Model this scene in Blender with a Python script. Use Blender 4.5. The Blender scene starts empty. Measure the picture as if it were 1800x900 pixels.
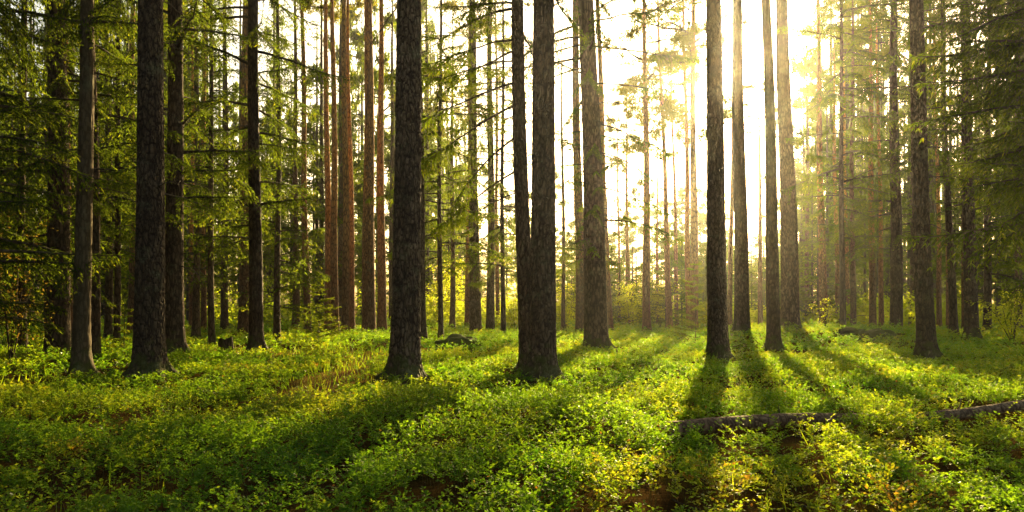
import bpy, math
import numpy as np
from mathutils import Vector, Matrix

S = bpy.context.scene
COL = S.collection
RNG = np.random.default_rng(11)
PI = math.pi
rad = math.radians

# ------------------------------------------------------------------ camera, sky, sun, exposure
F = 1285.0                     # focal length in photograph pixels (1800 wide)
CX, HY = 900.0, 535.0          # centre column, horizon row of the photograph
CAMH = 1.30
cam_d = bpy.data.cameras.new("camera")
cam = bpy.data.objects.new("camera", cam_d)
COL.objects.link(cam)
cam.location = (0, 0, CAMH)
cam.rotation_euler = (PI / 2, 0, 0)
cam_d.sensor_width = 36.0
cam_d.lens = 36.0 * F / 1800.0
cam_d.shift_y = (HY - 450.0) / 1800.0
cam_d.clip_end = 2000.0
cam_d.clip_start = 0.05
S.camera = cam

SUN = Vector(((1278 - CX) / F, 1.0, (HY - 165) / F)).normalized()
SUN_EL = math.asin(SUN.z)
SUN_AZ = math.atan2(SUN.x, SUN.y)

W = bpy.data.worlds.new("World")
S.world = W
W.use_nodes = True
wn, wl = W.node_tree.nodes, W.node_tree.links
bg = wn["Background"]
sky = wn.new("ShaderNodeTexSky")
sky.sky_type = 'NISHITA'
sky.sun_disc = False
sky.sun_elevation = SUN_EL
sky.sun_rotation = SUN_AZ
sky.air_density = 1.0
sky.dust_density = 5.0
sky.ozone_density = 0.6
tintn = wn.new("ShaderNodeMix")
tintn.data_type = 'RGBA'
tintn.blend_type = 'MULTIPLY'
tintn.inputs[0].default_value = 1.0
wl.new(sky.outputs[0], tintn.inputs[6])
tintn.inputs[7].default_value = (1.0, 0.94, 0.77, 1)
wl.new(tintn.outputs[2], bg.inputs[0])
bg.inputs[1].default_value = 0.08

sun_d = bpy.data.lights.new("sun", 'SUN')
sun = bpy.data.objects.new("sun", sun_d)
COL.objects.link(sun)
sun.rotation_euler = SUN.to_track_quat('Z', 'Y').to_euler()
sun.location = SUN * 200
sun_d.energy = 5.0
sun_d.angle = rad(0.8)
sun_d.color = (1.0, 0.75, 0.33)

S.view_settings.view_transform = 'Standard'
S.view_settings.look = 'None'
S.view_settings.exposure = 2.1
S.view_settings.gamma = 1.0
S.view_settings.use_curve_mapping = False

S.render.engine = 'CYCLES'
cy = S.cycles
cy.max_bounces = 6
cy.diffuse_bounces = 3
cy.glossy_bounces = 2
cy.transmission_bounces = 4
cy.volume_bounces = 0
cy.transparent_max_bounces = 4
cy.sample_clamp_indirect = 6.0
cy.caustics_reflective = False
cy.caustics_refractive = False
cy.use_denoising = True
try:
    cy.denoiser = 'OPENIMAGEDENOISE'
except Exception:
    pass
HAZE = 0.00045

# ------------------------------------------------------------------ helpers
def px(x, D):
    """world X of photograph column x at depth D"""
    return (x - CX) / F * D

def pz(y, D):
    return CAMH + (HY - y) / F * D

def _hash(ix, iy, seed):
    n = (ix.astype(np.int64) * 374761393 + iy.astype(np.int64) * 668265263 + seed * 974634777) & 0x7fffffff
    n = ((n ^ (n >> 13)) * 1274126177) & 0x7fffffff
    n = n ^ (n >> 16)
    return (n & 0xffffff) / float(0xffffff)

def vn(x, y, seed=0):
    x = np.asarray(x, float); y = np.asarray(y, float)
    ix, iy = np.floor(x), np.floor(y)
    fx, fy = x - ix, y - iy
    fx = fx * fx * (3 - 2 * fx); fy = fy * fy * (3 - 2 * fy)
    a = _hash(ix, iy, seed); b = _hash(ix + 1, iy, seed)
    c = _hash(ix, iy + 1, seed); d = _hash(ix + 1, iy + 1, seed)
    return (a * (1 - fx) + b * fx) * (1 - fy) + (c * (1 - fx) + d * fx) * fy

def sst(a, b, x):
    t = np.clip((x - a) / (b - a), 0, 1)
    return t * t * (3 - 2 * t)

MOUND = [(711, 11.5), (953, 12.2), (928, 13.4), (1048, 19.2), (1263, 16.7), (1361, 19.2), (1630, 16.7), (261, 12.2), (142, 12.8), (307, 17.0), (450, 18.5), (166, 15.2)]
def gh_raw(x, y):
    h = 0.18 * (vn(x / 9.0, y / 9.0, 1) - .5) + 0.15 * (vn(x / 2.6, y / 2.6, 2) - .5) + 0.06 * (vn(x / .7, y / .7, 3) - .5)
    # low rise carrying the boulder, and a slight rise towards the far wood
    mx, my = px(1470, 25.0), 25.5
    h = h + 0.50 * np.exp(-(((x - mx) / 4.2) ** 2 + ((y - my) / 3.2) ** 2))
    for mxp, md in MOUND:      # soil and needles heaped over the roots
        h = h + .11 * np.exp(-((x - px(mxp, md)) ** 2 + (y - md) ** 2) / .55 ** 2)
    return h

_hx, _hy = np.meshgrid(np.linspace(-5, 7, 40), np.linspace(4, 14, 40))
H0 = float(gh_raw(_hx, _hy).mean())
def gh(x, y):
    return gh_raw(np.asarray(x, float), np.asarray(y, float)) - H0
def gz(x, y):
    return float(gh(np.array([x]), np.array([y]))[0])

class Buf:
    """collects faces; build() links them as ONE mesh object"""
    def __init__(self):
        self.v, self.loops, self.tot, self.mat, self.tint, self.n = [], [], [], [], [], 0
        self.sm = []
    def add(self, verts, faces, mat=0, tint=None, smooth=False):
        verts = np.asarray(verts, np.float32).reshape(-1, 3)
        faces = np.asarray(faces, np.int64)
        m = len(faces)
        self.v.append(verts)
        self.loops.append((faces + self.n).ravel())
        self.tot.append(np.full(m, faces.shape[1], np.int32))
        self.mat.append(np.full(m, mat, np.int32))
        self.sm.append(np.full(m, smooth, bool))
        if tint is None:
            tint = np.full(m, .5)
        self.tint.append(np.broadcast_to(np.asarray(tint, np.float32), (m,)))
        self.n += len(verts)
    def merge(self, other, M=None, tshift=0.0):
        """append another buffer transformed by a 4x4 (numpy)"""
        a = other.arrays()
        v = a[0]
        if M is not None:
            v = v @ M[:3, :3].T + M[:3, 3]
        self.v.append(v.astype(np.float32)); self.loops.append(a[1] + self.n); self.tot.append(a[2])
        self.mat.append(a[3]); self.sm.append(a[5]); self.tint.append(np.clip(a[4] + tshift, 0, 1)); self.n += len(v)
    def arrays(self):
        return (np.concatenate(self.v), np.concatenate(self.loops), np.concatenate(self.tot), np.concatenate(self.mat), np.concatenate(self.tint), np.concatenate(self.sm))
    def mesh(self, name, mats):
        v, lo, tot, mat, tint, sm = self.arrays()
        me = bpy.data.meshes.new(name)
        me.vertices.add(len(v)); me.vertices.foreach_set("co", v.astype(np.float32).ravel())
        me.loops.add(len(lo)); me.loops.foreach_set("vertex_index", lo.astype(np.int32))
        me.polygons.add(len(tot))
        st = np.concatenate([[0], np.cumsum(tot)[:-1]]).astype(np.int32)
        me.polygons.foreach_set("loop_start", st)
        me.polygons.foreach_set("material_index", mat)
        me.polygons.foreach_set("use_smooth", sm)
        at = me.attributes.new("tint", 'FLOAT', 'FACE')
        at.data.foreach_set("value", tint.astype(np.float32))
        for m in mats:
            me.materials.append(m)
        me.update(calc_edges=True)
        return me
    def build(self, name, mats, parent=None):
        return link(name, self.mesh(name, mats), parent)

def link(name, data, parent=None):
    o = bpy.data.objects.new(name, data)
    COL.objects.link(o)
    if parent is not None:
        o.parent = parent
    return o

def tag(o, label=None, cat=None, group=None, kind=None):
    if label: o["label"] = label
    if cat: o["category"] = cat
    if group: o["group"] = group
    if kind: o["kind"] = kind
    return o

def nrm(a):
    return a / np.maximum(np.linalg.norm(a, axis=-1, keepdims=True), 1e-9)

def kites(buf, base, d, up, L, Wd, mat=0, tint=None, fold=0.12, wide=0.45):
    """leaf-shaped quads: base, two shoulders, tip"""
    base = np.asarray(base, float); d = nrm(np.asarray(d, float))
    n = len(base)
    L = np.broadcast_to(np.asarray(L, float), (n,))[:, None]
    Wd = np.broadcast_to(np.asarray(Wd, float), (n,))[:, None]
    side = nrm(np.cross(d, up))
    nn = np.cross(side, d)
    mid = base + d * L * wide + nn * Wd * fold
    v = np.stack([base, mid + side * Wd * .5, base + d * L, mid - side * Wd * .5], 1).reshape(-1, 3)
    f = np.arange(4 * n).reshape(n, 4)
    buf.add(v, f, mat, tint)

def tube(buf, pts, rads, sides=6, mat=0, tint=.5, cap=False, smooth=True):
    pts = np.asarray(pts, float); rads = np.broadcast_to(np.asarray(rads, float), (len(pts),))
    k = len(pts)
    t = np.gradient(pts, axis=0); t = nrm(t)
    ref = np.array([0, 0, 1.0]) if abs(t[0][2]) < .8 else np.array([1.0, 0, 0])
    s = nrm(np.cross(t, ref)); b = np.cross(s, t)
    a = np.linspace(0, 2 * PI, sides, endpoint=False)
    ring = (np.cos(a)[None, :, None] * s[:, None] + np.sin(a)[None, :, None] * b[:, None]) * rads[:, None, None] + pts[:, None]
    i = np.arange(k - 1)[:, None] * sides; j = np.arange(sides)[None]
    jn = (j + 1) % sides
    f = np.stack([i + j, i + jn, i + sides + jn, i + sides + j], -1).reshape(-1, 4)
    buf.add(ring.reshape(-1, 3), f, mat, tint, smooth)

def rotz(a):
    c, s = math.cos(a), math.sin(a)
    M = np.eye(4); M[0, 0] = c; M[0, 1] = -s; M[1, 0] = s; M[1, 1] = c
    return M
def roty(a):
    c, s = math.cos(a), math.sin(a)
    M = np.eye(4); M[0, 0] = c; M[0, 2] = s; M[2, 0] = -s; M[2, 2] = c
    return M
def trans(x, y, z):
    M = np.eye(4); M[:3, 3] = (x, y, z); return M
def scl(s):
    M = np.eye(4); M[0, 0] = M[1, 1] = M[2, 2] = s; return M

# ------------------------------------------------------------------ materials
def newmat(name):
    m = bpy.data.materials.new(name)
    m.use_nodes = True
    nt = m.node_tree
    nt.nodes.clear()
    out = nt.nodes.new("ShaderNodeOutputMaterial")
    return m, nt.nodes, nt.links, out

def ramp(N, stops):
    r = N.new("ShaderNodeValToRGB")
    e = r.color_ramp.elements
    while len(e) < len(stops):
        e.new(.5)
    for el, (p, c) in zip(e, stops):
        el.position = p; el.color = (*c, 1)
    return r

def leaf_mat(name, dif, trn, mixf=0.5, gloss=0.0):
    m, N, L, out = newmat(name)
    at = N.new("ShaderNodeAttribute"); at.attribute_name = "tint"
    rd = ramp(N, dif); rt = ramp(N, trn)
    L.new(at.outputs["Fac"], rd.inputs[0]); L.new(at.outputs["Fac"], rt.inputs[0])
    d = N.new("ShaderNodeBsdfDiffuse"); t = N.new("ShaderNodeBsdfTranslucent")
    L.new(rd.outputs[0], d.inputs[0]); L.new(rt.outputs[0], t.inputs[0])
    mx = N.new("ShaderNodeMixShader"); mx.inputs[0].default_value = mixf
    L.new(d.outputs[0], mx.inputs[1]); L.new(t.outputs[0], mx.inputs[2])
    last = mx
    if gloss > 0:
        g = N.new("ShaderNodeBsdfGlossy"); g.inputs["Roughness"].default_value = .38
        fr = N.new("ShaderNodeFresnel"); fr.inputs[0].default_value = 1.4
        mu = N.new("ShaderNodeMath"); mu.operation = 'MULTIPLY'; mu.inputs[1].default_value = gloss
        L.new(fr.outputs[0], mu.inputs[0])
        m2 = N.new("ShaderNodeMixShader"); L.new(mu.outputs[0], m2.inputs[0])
        L.new(mx.outputs[0], m2.inputs[1]); L.new(g.outputs[0], m2.inputs[2]); last = m2
    L.new(last.outputs[0], out.inputs[0])
    return m

M_bil = leaf_mat("bilberry_leaf",
    [(0, (.040, .105, .012)), (.5, (.062, .145, .014)), (.8, (.10, .17, .018)), (1, (.15, .07, .025))],
    [(0, (.12, .36, .010)), (.5, (.34, .55, .012)), (.8, (.62, .66, .018)), (1, (.50, .24, .02))], .55, .12)
M_bilstem = leaf_mat("bilberry_stem", [(0, (.05, .06, .015)), (1, (.10, .07, .03))], [(0, (.05, .06, .01)), (1, (.05, .04, .01))], .15)
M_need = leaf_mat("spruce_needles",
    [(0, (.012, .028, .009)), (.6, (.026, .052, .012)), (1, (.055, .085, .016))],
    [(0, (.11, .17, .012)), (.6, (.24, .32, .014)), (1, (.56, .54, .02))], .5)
M_pneed = leaf_mat("pine_needles",
    [(0, (.03, .05, .018)), (1, (.08, .11, .03))],
    [(0, (.20, .21, .02)), (1, (.48, .42, .03))], .48)
M_leaf = leaf_mat("broad_leaf",
    [(0, (.05, .09, .014)), (1, (.11, .15, .02))],
    [(0, (.40, .56, .02)), (1, (.78, .78, .03))], .62)
M_litter = leaf_mat("fallen_leaf", [(0, (.04, .024, .011)), (.5, (.10, .052, .02)), (1, (.19, .10, .035))],
    [(0, (.05, .03, .01)), (1, (.2, .1, .03))], .2)

def bark_mat(name, lo, hi, crack, upper=None, up_z=(4.5, 9.0), bump=.6, moss=.33):
    m, N, L, out = newmat(name)
    tc = N.new("ShaderNodeTexCoord")
    mp = N.new("ShaderNodeMapping"); mp.inputs["Scale"].default_value = (1, 1, .32)
    L.new(tc.outputs["Object"], mp.inputs[0])
    vo = N.new("ShaderNodeTexVoronoi"); vo.feature = 'DISTANCE_TO_EDGE'; vo.inputs["Scale"].default_value = 13
    nz = N.new("ShaderNodeTexNoise"); nz.inputs["Scale"].default_value = 9; nz.inputs["Detail"].default_value = 6
    dm = N.new("ShaderNodeMix"); dm.data_type = 'VECTOR'; dm.inputs[0].default_value = .07
    L.new(mp.outputs[0], nz.inputs[0]); L.new(mp.outputs[0], dm.inputs[4]); L.new(nz.outputs["Color"], dm.inputs[5])
    L.new(dm.outputs[1], vo.inputs[0])
    vr = ramp(N, [(0, (0, 0, 0)), (.10, (.6, .6, .6)), (.35, (1, 1, 1))])
    L.new(vo.outputs["Distance"], vr.inputs[0])
    n2 = N.new("ShaderNodeTexNoise"); n2.inputs["Scale"].default_value = 3.2; n2.inputs["Detail"].default_value = 8; n2.inputs["Roughness"].default_value = .7
    L.new(mp.outputs[0], n2.inputs[0])
    rr = ramp(N, [(.3, lo), (.62, hi), (.74, tuple(c * 1.35 for c in hi))])
    L.new(n2.outputs["Fac"], rr.inputs[0])
    col = rr.outputs[0]
    sep = N.new("ShaderNodeSeparateXYZ"); L.new(tc.outputs["Object"], sep.inputs[0])
    if upper is not None:
        mr = N.new("ShaderNodeMapRange"); mr.inputs[1].default_value = up_z[0]; mr.inputs[2].default_value = up_z[1]
        L.new(sep.outputs[2], mr.inputs[0])
        mu = N.new("ShaderNodeMix"); mu.data_type = 'RGBA'
        L.new(mr.outputs[0], mu.inputs[0]); L.new(col, mu.inputs[6])
        ru = ramp(N, [(.3, tuple(c * .6 for c in upper)), (.7, upper)]); L.new(n2.outputs["Fac"], ru.inputs[0])
        L.new(ru.outputs[0], mu.inputs[7]); col = mu.outputs[2]
    mc = N.new("ShaderNodeMix"); mc.data_type = 'RGBA'
    L.new(vr.outputs[0], mc.inputs[0]); mc.inputs[6].default_value = (*crack, 1); L.new(col, mc.inputs[7])
    at = N.new("ShaderNodeAttribute"); at.attribute_name = "tint"
    m3 = N.new("ShaderNodeMix"); m3.data_type = 'RGBA'
    L.new(at.outputs["Fac"], m3.inputs[0]); m3.inputs[6].default_value = (*crack, 1); L.new(mc.outputs[2], m3.inputs[7])
    # moss creeping up from the roots, ragged
    n4 = N.new("ShaderNodeTexNoise"); n4.inputs["Scale"].default_value = 6; n4.inputs["Detail"].default_value = 5
    L.new(tc.outputs["Object"], n4.inputs[0])
    mz = N.new("ShaderNodeMapRange"); mz.inputs[1].default_value = .05; mz.inputs[2].default_value = .9
    mz.inputs[3].default_value = moss; mz.inputs[4].default_value = -.15
    L.new(sep.outputs[2], mz.inputs[0])
    ad = N.new("ShaderNodeMath"); ad.operation = 'ADD'; L.new(n4.outputs["Fac"], ad.inputs[0]); L.new(mz.outputs[0], ad.inputs[1])
    r4 = ramp(N, [(.62, (0, 0, 0)), (.8, (1, 1, 1))]); L.new(ad.outputs[0], r4.inputs[0])
    m5 = N.new("ShaderNodeMix"); m5.data_type = 'RGBA'
    L.new(r4.outputs[0], m5.inputs[0]); L.new(m3.outputs[2], m5.inputs[6]); m5.inputs[7].default_value = (.075, .075, .02, 1)
    b = N.new("ShaderNodeBsdfPrincipled"); b.inputs["Roughness"].default_value = .9
    b.inputs["Specular IOR Level"].default_value = .2
    oi = N.new("ShaderNodeObjectInfo")
    rt = ramp(N, [(0, (.72, .70, .70)), (.5, (1.0, .97, .93)), (1, (1.28, 1.18, 1.05))]); L.new(oi.outputs["Random"], rt.inputs[0])
    mt = N.new("ShaderNodeMix"); mt.data_type = 'RGBA'; mt.blend_type = 'MULTIPLY'; mt.inputs[0].default_value = 1
    L.new(m5.outputs[2], mt.inputs[6]); L.new(rt.outputs[0], mt.inputs[7])
    n6 = N.new("ShaderNodeTexNoise"); n6.inputs["Scale"].default_value = 1.7; n6.inputs["Detail"].default_value = 9; n6.inputs["Roughness"].default_value = .78
    L.new(tc.outputs["Object"], n6.inputs[0])
    r6 = ramp(N, [(.54, (0, 0, 0)), (.66, (.55, .55, .55))]); L.new(n6.outputs["Fac"], r6.inputs[0])
    m6 = N.new("ShaderNodeMix"); m6.data_type = 'RGBA'
    L.new(r6.outputs[0], m6.inputs[0]); L.new(mt.outputs[2], m6.inputs[6]); m6.inputs[7].default_value = (.20, .19, .105, 1)
    L.new(m6.outputs[2], b.inputs["Base Color"])
    bu = N.new("ShaderNodeBump"); bu.inputs["Strength"].default_value = bump; bu.inputs["Distance"].default_value = .02
    ma = N.new("ShaderNodeMath"); ma.operation = 'MULTIPLY_ADD'; ma.inputs[1].default_value = .5
    L.new(n2.outputs["Fac"], ma.inputs[0]); L.new(vr.outputs[0], ma.inputs[2])
    L.new(ma.outputs[0], bu.inputs["Height"]); L.new(bu.outputs[0], b.inputs["Normal"])
    L.new(b.outputs[0], out.inputs[0])
    return m

M_bark = bark_mat("spruce_bark", (.125, .08, .05), (.29, .205, .135), (.045, .028, .018))
M_bark2 = bark_mat("dark_spruce_bark", (.09, .057, .035), (.20, .14, .088), (.035, .022, .015))
M_pine = bark_mat("pine_bark", (.19, .10, .052), (.36, .20, .10), (.07, .035, .02), upper=(.80, .41, .10), up_z=(2.0, 6.5))
M_smooth = bark_mat("smooth_grey_bark", (.12, .088, .05), (.21, .16, .095), (.08, .055, .03), bump=.2)
M_twig = bark_mat("twig_bark", (.07, .05, .035), (.15, .115, .08), (.04, .03, .02), bump=.1, moss=-1)
M_log = bark_mat("log_bark", (.20, .12, .065), (.42, .28, .155), (.09, .05, .03), moss=-.05)

def ground_mat():
    m, N, L, out = newmat("forest_floor")
    tc = N.new("ShaderNodeTexCoord")
    n1 = N.new("ShaderNodeTexNoise"); n1.inputs["Scale"].default_value = 1.6; n1.inputs["Detail"].default_value = 8; n1.inputs["Roughness"].default_value = .65
    n2 = N.new("ShaderNodeTexNoise"); n2.inputs["Scale"].default_value = 28; n2.inputs["Detail"].default_value = 6; n2.inputs["Roughness"].default_value = .75
    for n in (n1, n2): L.new(tc.outputs["Object"], n.inputs[0])
    r1 = ramp(N, [(.3, (.040, .024, .011)), (.45, (.075, .045, .016)), (.55, (.10, .062, .016)), (.72, (.13, .105, .018))])
    L.new(n1.outputs["Fac"], r1.inputs[0])
    at = N.new("ShaderNodeAttribute"); at.attribute_name = "moss"
    mm = N.new("ShaderNodeMix"); mm.data_type = 'RGBA'
    rg = ramp(N, [(.3, (.16, .10, .025)), (.6, (.30, .22, .04))]); L.new(n2.outputs["Fac"], rg.inputs[0])
    L.new(at.outputs["Fac"], mm.inputs[0]); L.new(r1.outputs[0], mm.inputs[6]); L.new(rg.outputs[0], mm.inputs[7])
    r2 = ramp(N, [(.3, (.35, .33, .3)), (.7, (1.35, 1.3, 1.2))]); L.new(n2.outputs["Fac"], r2.inputs[0])
    mu = N.new("ShaderNodeMix"); mu.data_type = 'RGBA'; mu.blend_type = 'MULTIPLY'; mu.inputs[0].default_value = 1
    L.new(mm.outputs[2], mu.inputs[6]); L.new(r2.outputs[0], mu.inputs[7])
    b = N.new("ShaderNodeBsdfPrincipled"); b.inputs["Roughness"].default_value = .95; b.inputs["Specular IOR Level"].default_value = 0.0
    L.new(mu.outputs[2], b.inputs["Base Color"])
    bu = N.new("ShaderNodeBump"); bu.inputs["Strength"].default_value = .9; bu.inputs["Distance"].default_value = .05
    L.new(n2.outputs["Fac"], bu.inputs["Height"]); L.new(bu.outputs[0], b.inputs["Normal"])
    L.new(b.outputs[0], out.inputs[0])
    return m
M_ground = ground_mat()

def path_mat():
    m, N, L, out = newmat("trodden_path")
    tc = N.new("ShaderNodeTexCoord")
    n2 = N.new("ShaderNodeTexNoise"); n2.inputs["Scale"].default_value = 14; n2.inputs["Detail"].default_value = 8; n2.inputs["Roughness"].default_value = .75
    L.new(tc.outputs["Object"], n2.inputs[0])
    r = ramp(N, [(.3, (.07, .035, .014)), (.5, (.17, .09, .028)), (.7, (.30, .18, .05))]); L.new(n2.outputs["Fac"], r.inputs[0])
    b = N.new("ShaderNodeBsdfPrincipled"); b.inputs["Roughness"].default_value = .95; b.inputs["Specular IOR Level"].default_value = 0.0
    L.new(r.outputs[0], b.inputs["Base Color"])
    bu = N.new("ShaderNodeBump"); bu.inputs["Strength"].default_value = .9; bu.inputs["Distance"].default_value = .04
    L.new(n2.outputs["Fac"], bu.inputs["Height"]); L.new(bu.outputs[0], b.inputs["Normal"])
    L.new(b.outputs[0], out.inputs[0])
    return m
M_path = path_mat()

def wood_mat():
    m, N, L, out = newmat("broken_wood")
    tc = N.new("ShaderNodeTexCoord")
    n2 = N.new("ShaderNodeTexNoise"); n2.inputs["Scale"].default_value = 20; n2.inputs["Detail"].default_value = 6
    L.new(tc.outputs["Object"], n2.inputs[0])
    r = ramp(N, [(.3, (.09, .055, .03)), (.7, (.30, .2, .11))]); L.new(n2.outputs["Fac"], r.inputs[0])
    b = N.new("ShaderNodeBsdfPrincipled"); b.inputs["Roughness"].default_value = .9
    L.new(r.outputs[0], b.inputs["Base Color"]); L.new(b.outputs[0], out.inputs[0])
    return m
M_wood = wood_mat()

def moss_mat():
    m, N, L, out = newmat("mossy_stone")
    tc = N.new("ShaderNodeTexCoord")
    n1 = N.new("ShaderNodeTexNoise"); n1.inputs["Scale"].default_value = 3.5; n1.inputs["Detail"].default_value = 8; n1.inputs["Roughness"].default_value = .7
    n2 = N.new("ShaderNodeTexNoise"); n2.inputs["Scale"].default_value = 30; n2.inputs["Detail"].default_value = 5
    for n in (n1, n2): L.new(tc.outputs["Object"], n.inputs[0])
    ge = N.new("ShaderNodeNewGeometry"); sp = N.new("ShaderNodeSeparateXYZ"); L.new(ge.outputs["Normal"], sp.inputs[0])
    ad = N.new("ShaderNodeMath"); ad.operation = 'MULTIPLY_ADD'; ad.inputs[1].default_value = .55
    L.new(sp.outputs[2], ad.inputs[0]); L.new(n1.outputs["Fac"], ad.inputs[2])
    r = ramp(N, [(.45, (.075, .062, .05)), (.6, (.055, .05, .022)), (.85, (.085, .095, .02))]); L.new(ad.outputs[0], r.inputs[0])
    b = N.new("ShaderNodeBsdfPrincipled"); b.inputs["Roughness"].default_value = .95; b.inputs["Specular IOR Level"].default_value = .1
    L.new(r.outputs[0], b.inputs["Base Color"])
    bu = N.new("ShaderNodeBump"); bu.inputs["Strength"].default_value = .9; bu.inputs["Distance"].default_value = .05
    L.new(n2.outputs["Fac"], bu.inputs["Height"]); L.new(bu.outputs[0], b.inputs["Normal"])
    L.new(b.outputs[0], out.inputs[0])
    return m
M_moss = moss_mat()

# ------------------------------------------------------------------ ground and path
PATH = np.array([(-2.6, 9.4), (-2.75, 10.8), (-2.95, 13.0), (-3.05, 15.2), (-3.3, 17.2), (-4.4, 19.2), (-6.4, 20.6), (-9.0, 21.6)])
def path_dist(x, y):
    d = np.full(np.shape(x), 1e9)
    for a, b in zip(PATH[:-1], PATH[1:]):
        ab = b - a
        t = np.clip(((x - a[0]) * ab[0] + (y - a[1]) * ab[1]) / (ab @ ab), 0, 1)
        d = np.minimum(d, np.hypot(x - a[0] - t * ab[0], y - a[1] - t * ab[1]))
    return d

def moss_mask(x, y):
    """golden moss clearing beside the path"""
    w = .35 * (vn(x / 1.1, y / 1.1, 21) - .5)
    a = np.exp(-(((x + 5.2) / 4.2) ** 2 + ((y - 19.0) / 2.6) ** 2))
    b = .8 * np.exp(-(((x + 9.0) / 2.0) ** 2 + ((y - 19.5) / 2.0) ** 2))
    c = np.exp(-(path_dist(x, y) / .75) ** 2)
    return sst(.38, .62, np.maximum(np.maximum(a, b), c) + w)

def spread_axis(parts):
    out = []
    for a, b, s in parts:
        out.append(np.arange(a, b, s))
    return np.concatenate(out + [np.array([parts[-1][1]])])
gx = spread_axis([(-400, -60, 12), (-60, -16, .5), (-16, 16, .11), (16, 60, .5), (60, 400, 12)])
gy = spread_axis([(-40, 2.5, 1.2), (2.5, 20, .1), (20, 60, .32), (60, 500, 9)])
GX, GY = np.meshgrid(gx, gy)
GZ = gh(GX, GY)
ny, nx = GX.shape
gb = Buf()
idx = (np.arange(ny - 1)[:, None] * nx + np.arange(nx - 1)[None])
gb.add(np.stack([GX, GY, GZ], -1), np.stack([idx, idx + 1, idx + nx + 1, idx + nx], -1).reshape(-1, 4), smooth=True)
ground = gb.build("ground", [M_ground])
a_ = ground.data.attributes.new("moss", 'FLOAT', 'POINT')
a_.data.foreach_set("value", moss_mask(GX, GY).astype(np.float32).ravel())
tag(ground, kind="structure")

pb = Buf()
tt = np.linspace(0, len(PATH) - 1, 160)
pxs = np.interp(tt, np.arange(len(PATH)), PATH[:, 0]); pys = np.interp(tt, np.arange(len(PATH)), PATH[:, 1])
k3 = np.ones(15) / 15
pxs = np.convolve(np.pad(pxs, 7, 'edge'), k3, 'valid'); pys = np.convolve(np.pad(pys, 7, 'edge'), k3, 'valid')
tn = nrm(np.stack([np.gradient(pxs), np.gradient(pys)], -1)); sd = np.stack([tn[:, 1], -tn[:, 0]], -1)
wl_ = .09 + .16 * vn(tt * 2.1, tt * 0, 31); wr_ = .09 + .16 * vn(tt * 2.1, tt * 0, 32)
nc = 9
us = np.linspace(-1, 1, nc)
PXs = pxs[:, None] + sd[:, :1] * np.where(us < 0, us * wl_[:, None], us * wr_[:, None])
PYs = pys[:, None] + sd[:, 1:] * np.where(us < 0, us * wl_[:, None], us * wr_[:, None])
i_ = (np.arange(159)[:, None] * nc + np.arange(nc - 1)[None])
pb.add(np.stack([PXs, PYs, gh(PXs, PYs) + .012], -1), np.stack([i_, i_ + 1, i_ + nc + 1, i_ + nc], -1).reshape(-1, 4), smooth=True)
tag(pb.build("path", [M_path]), kind="structure")

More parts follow.
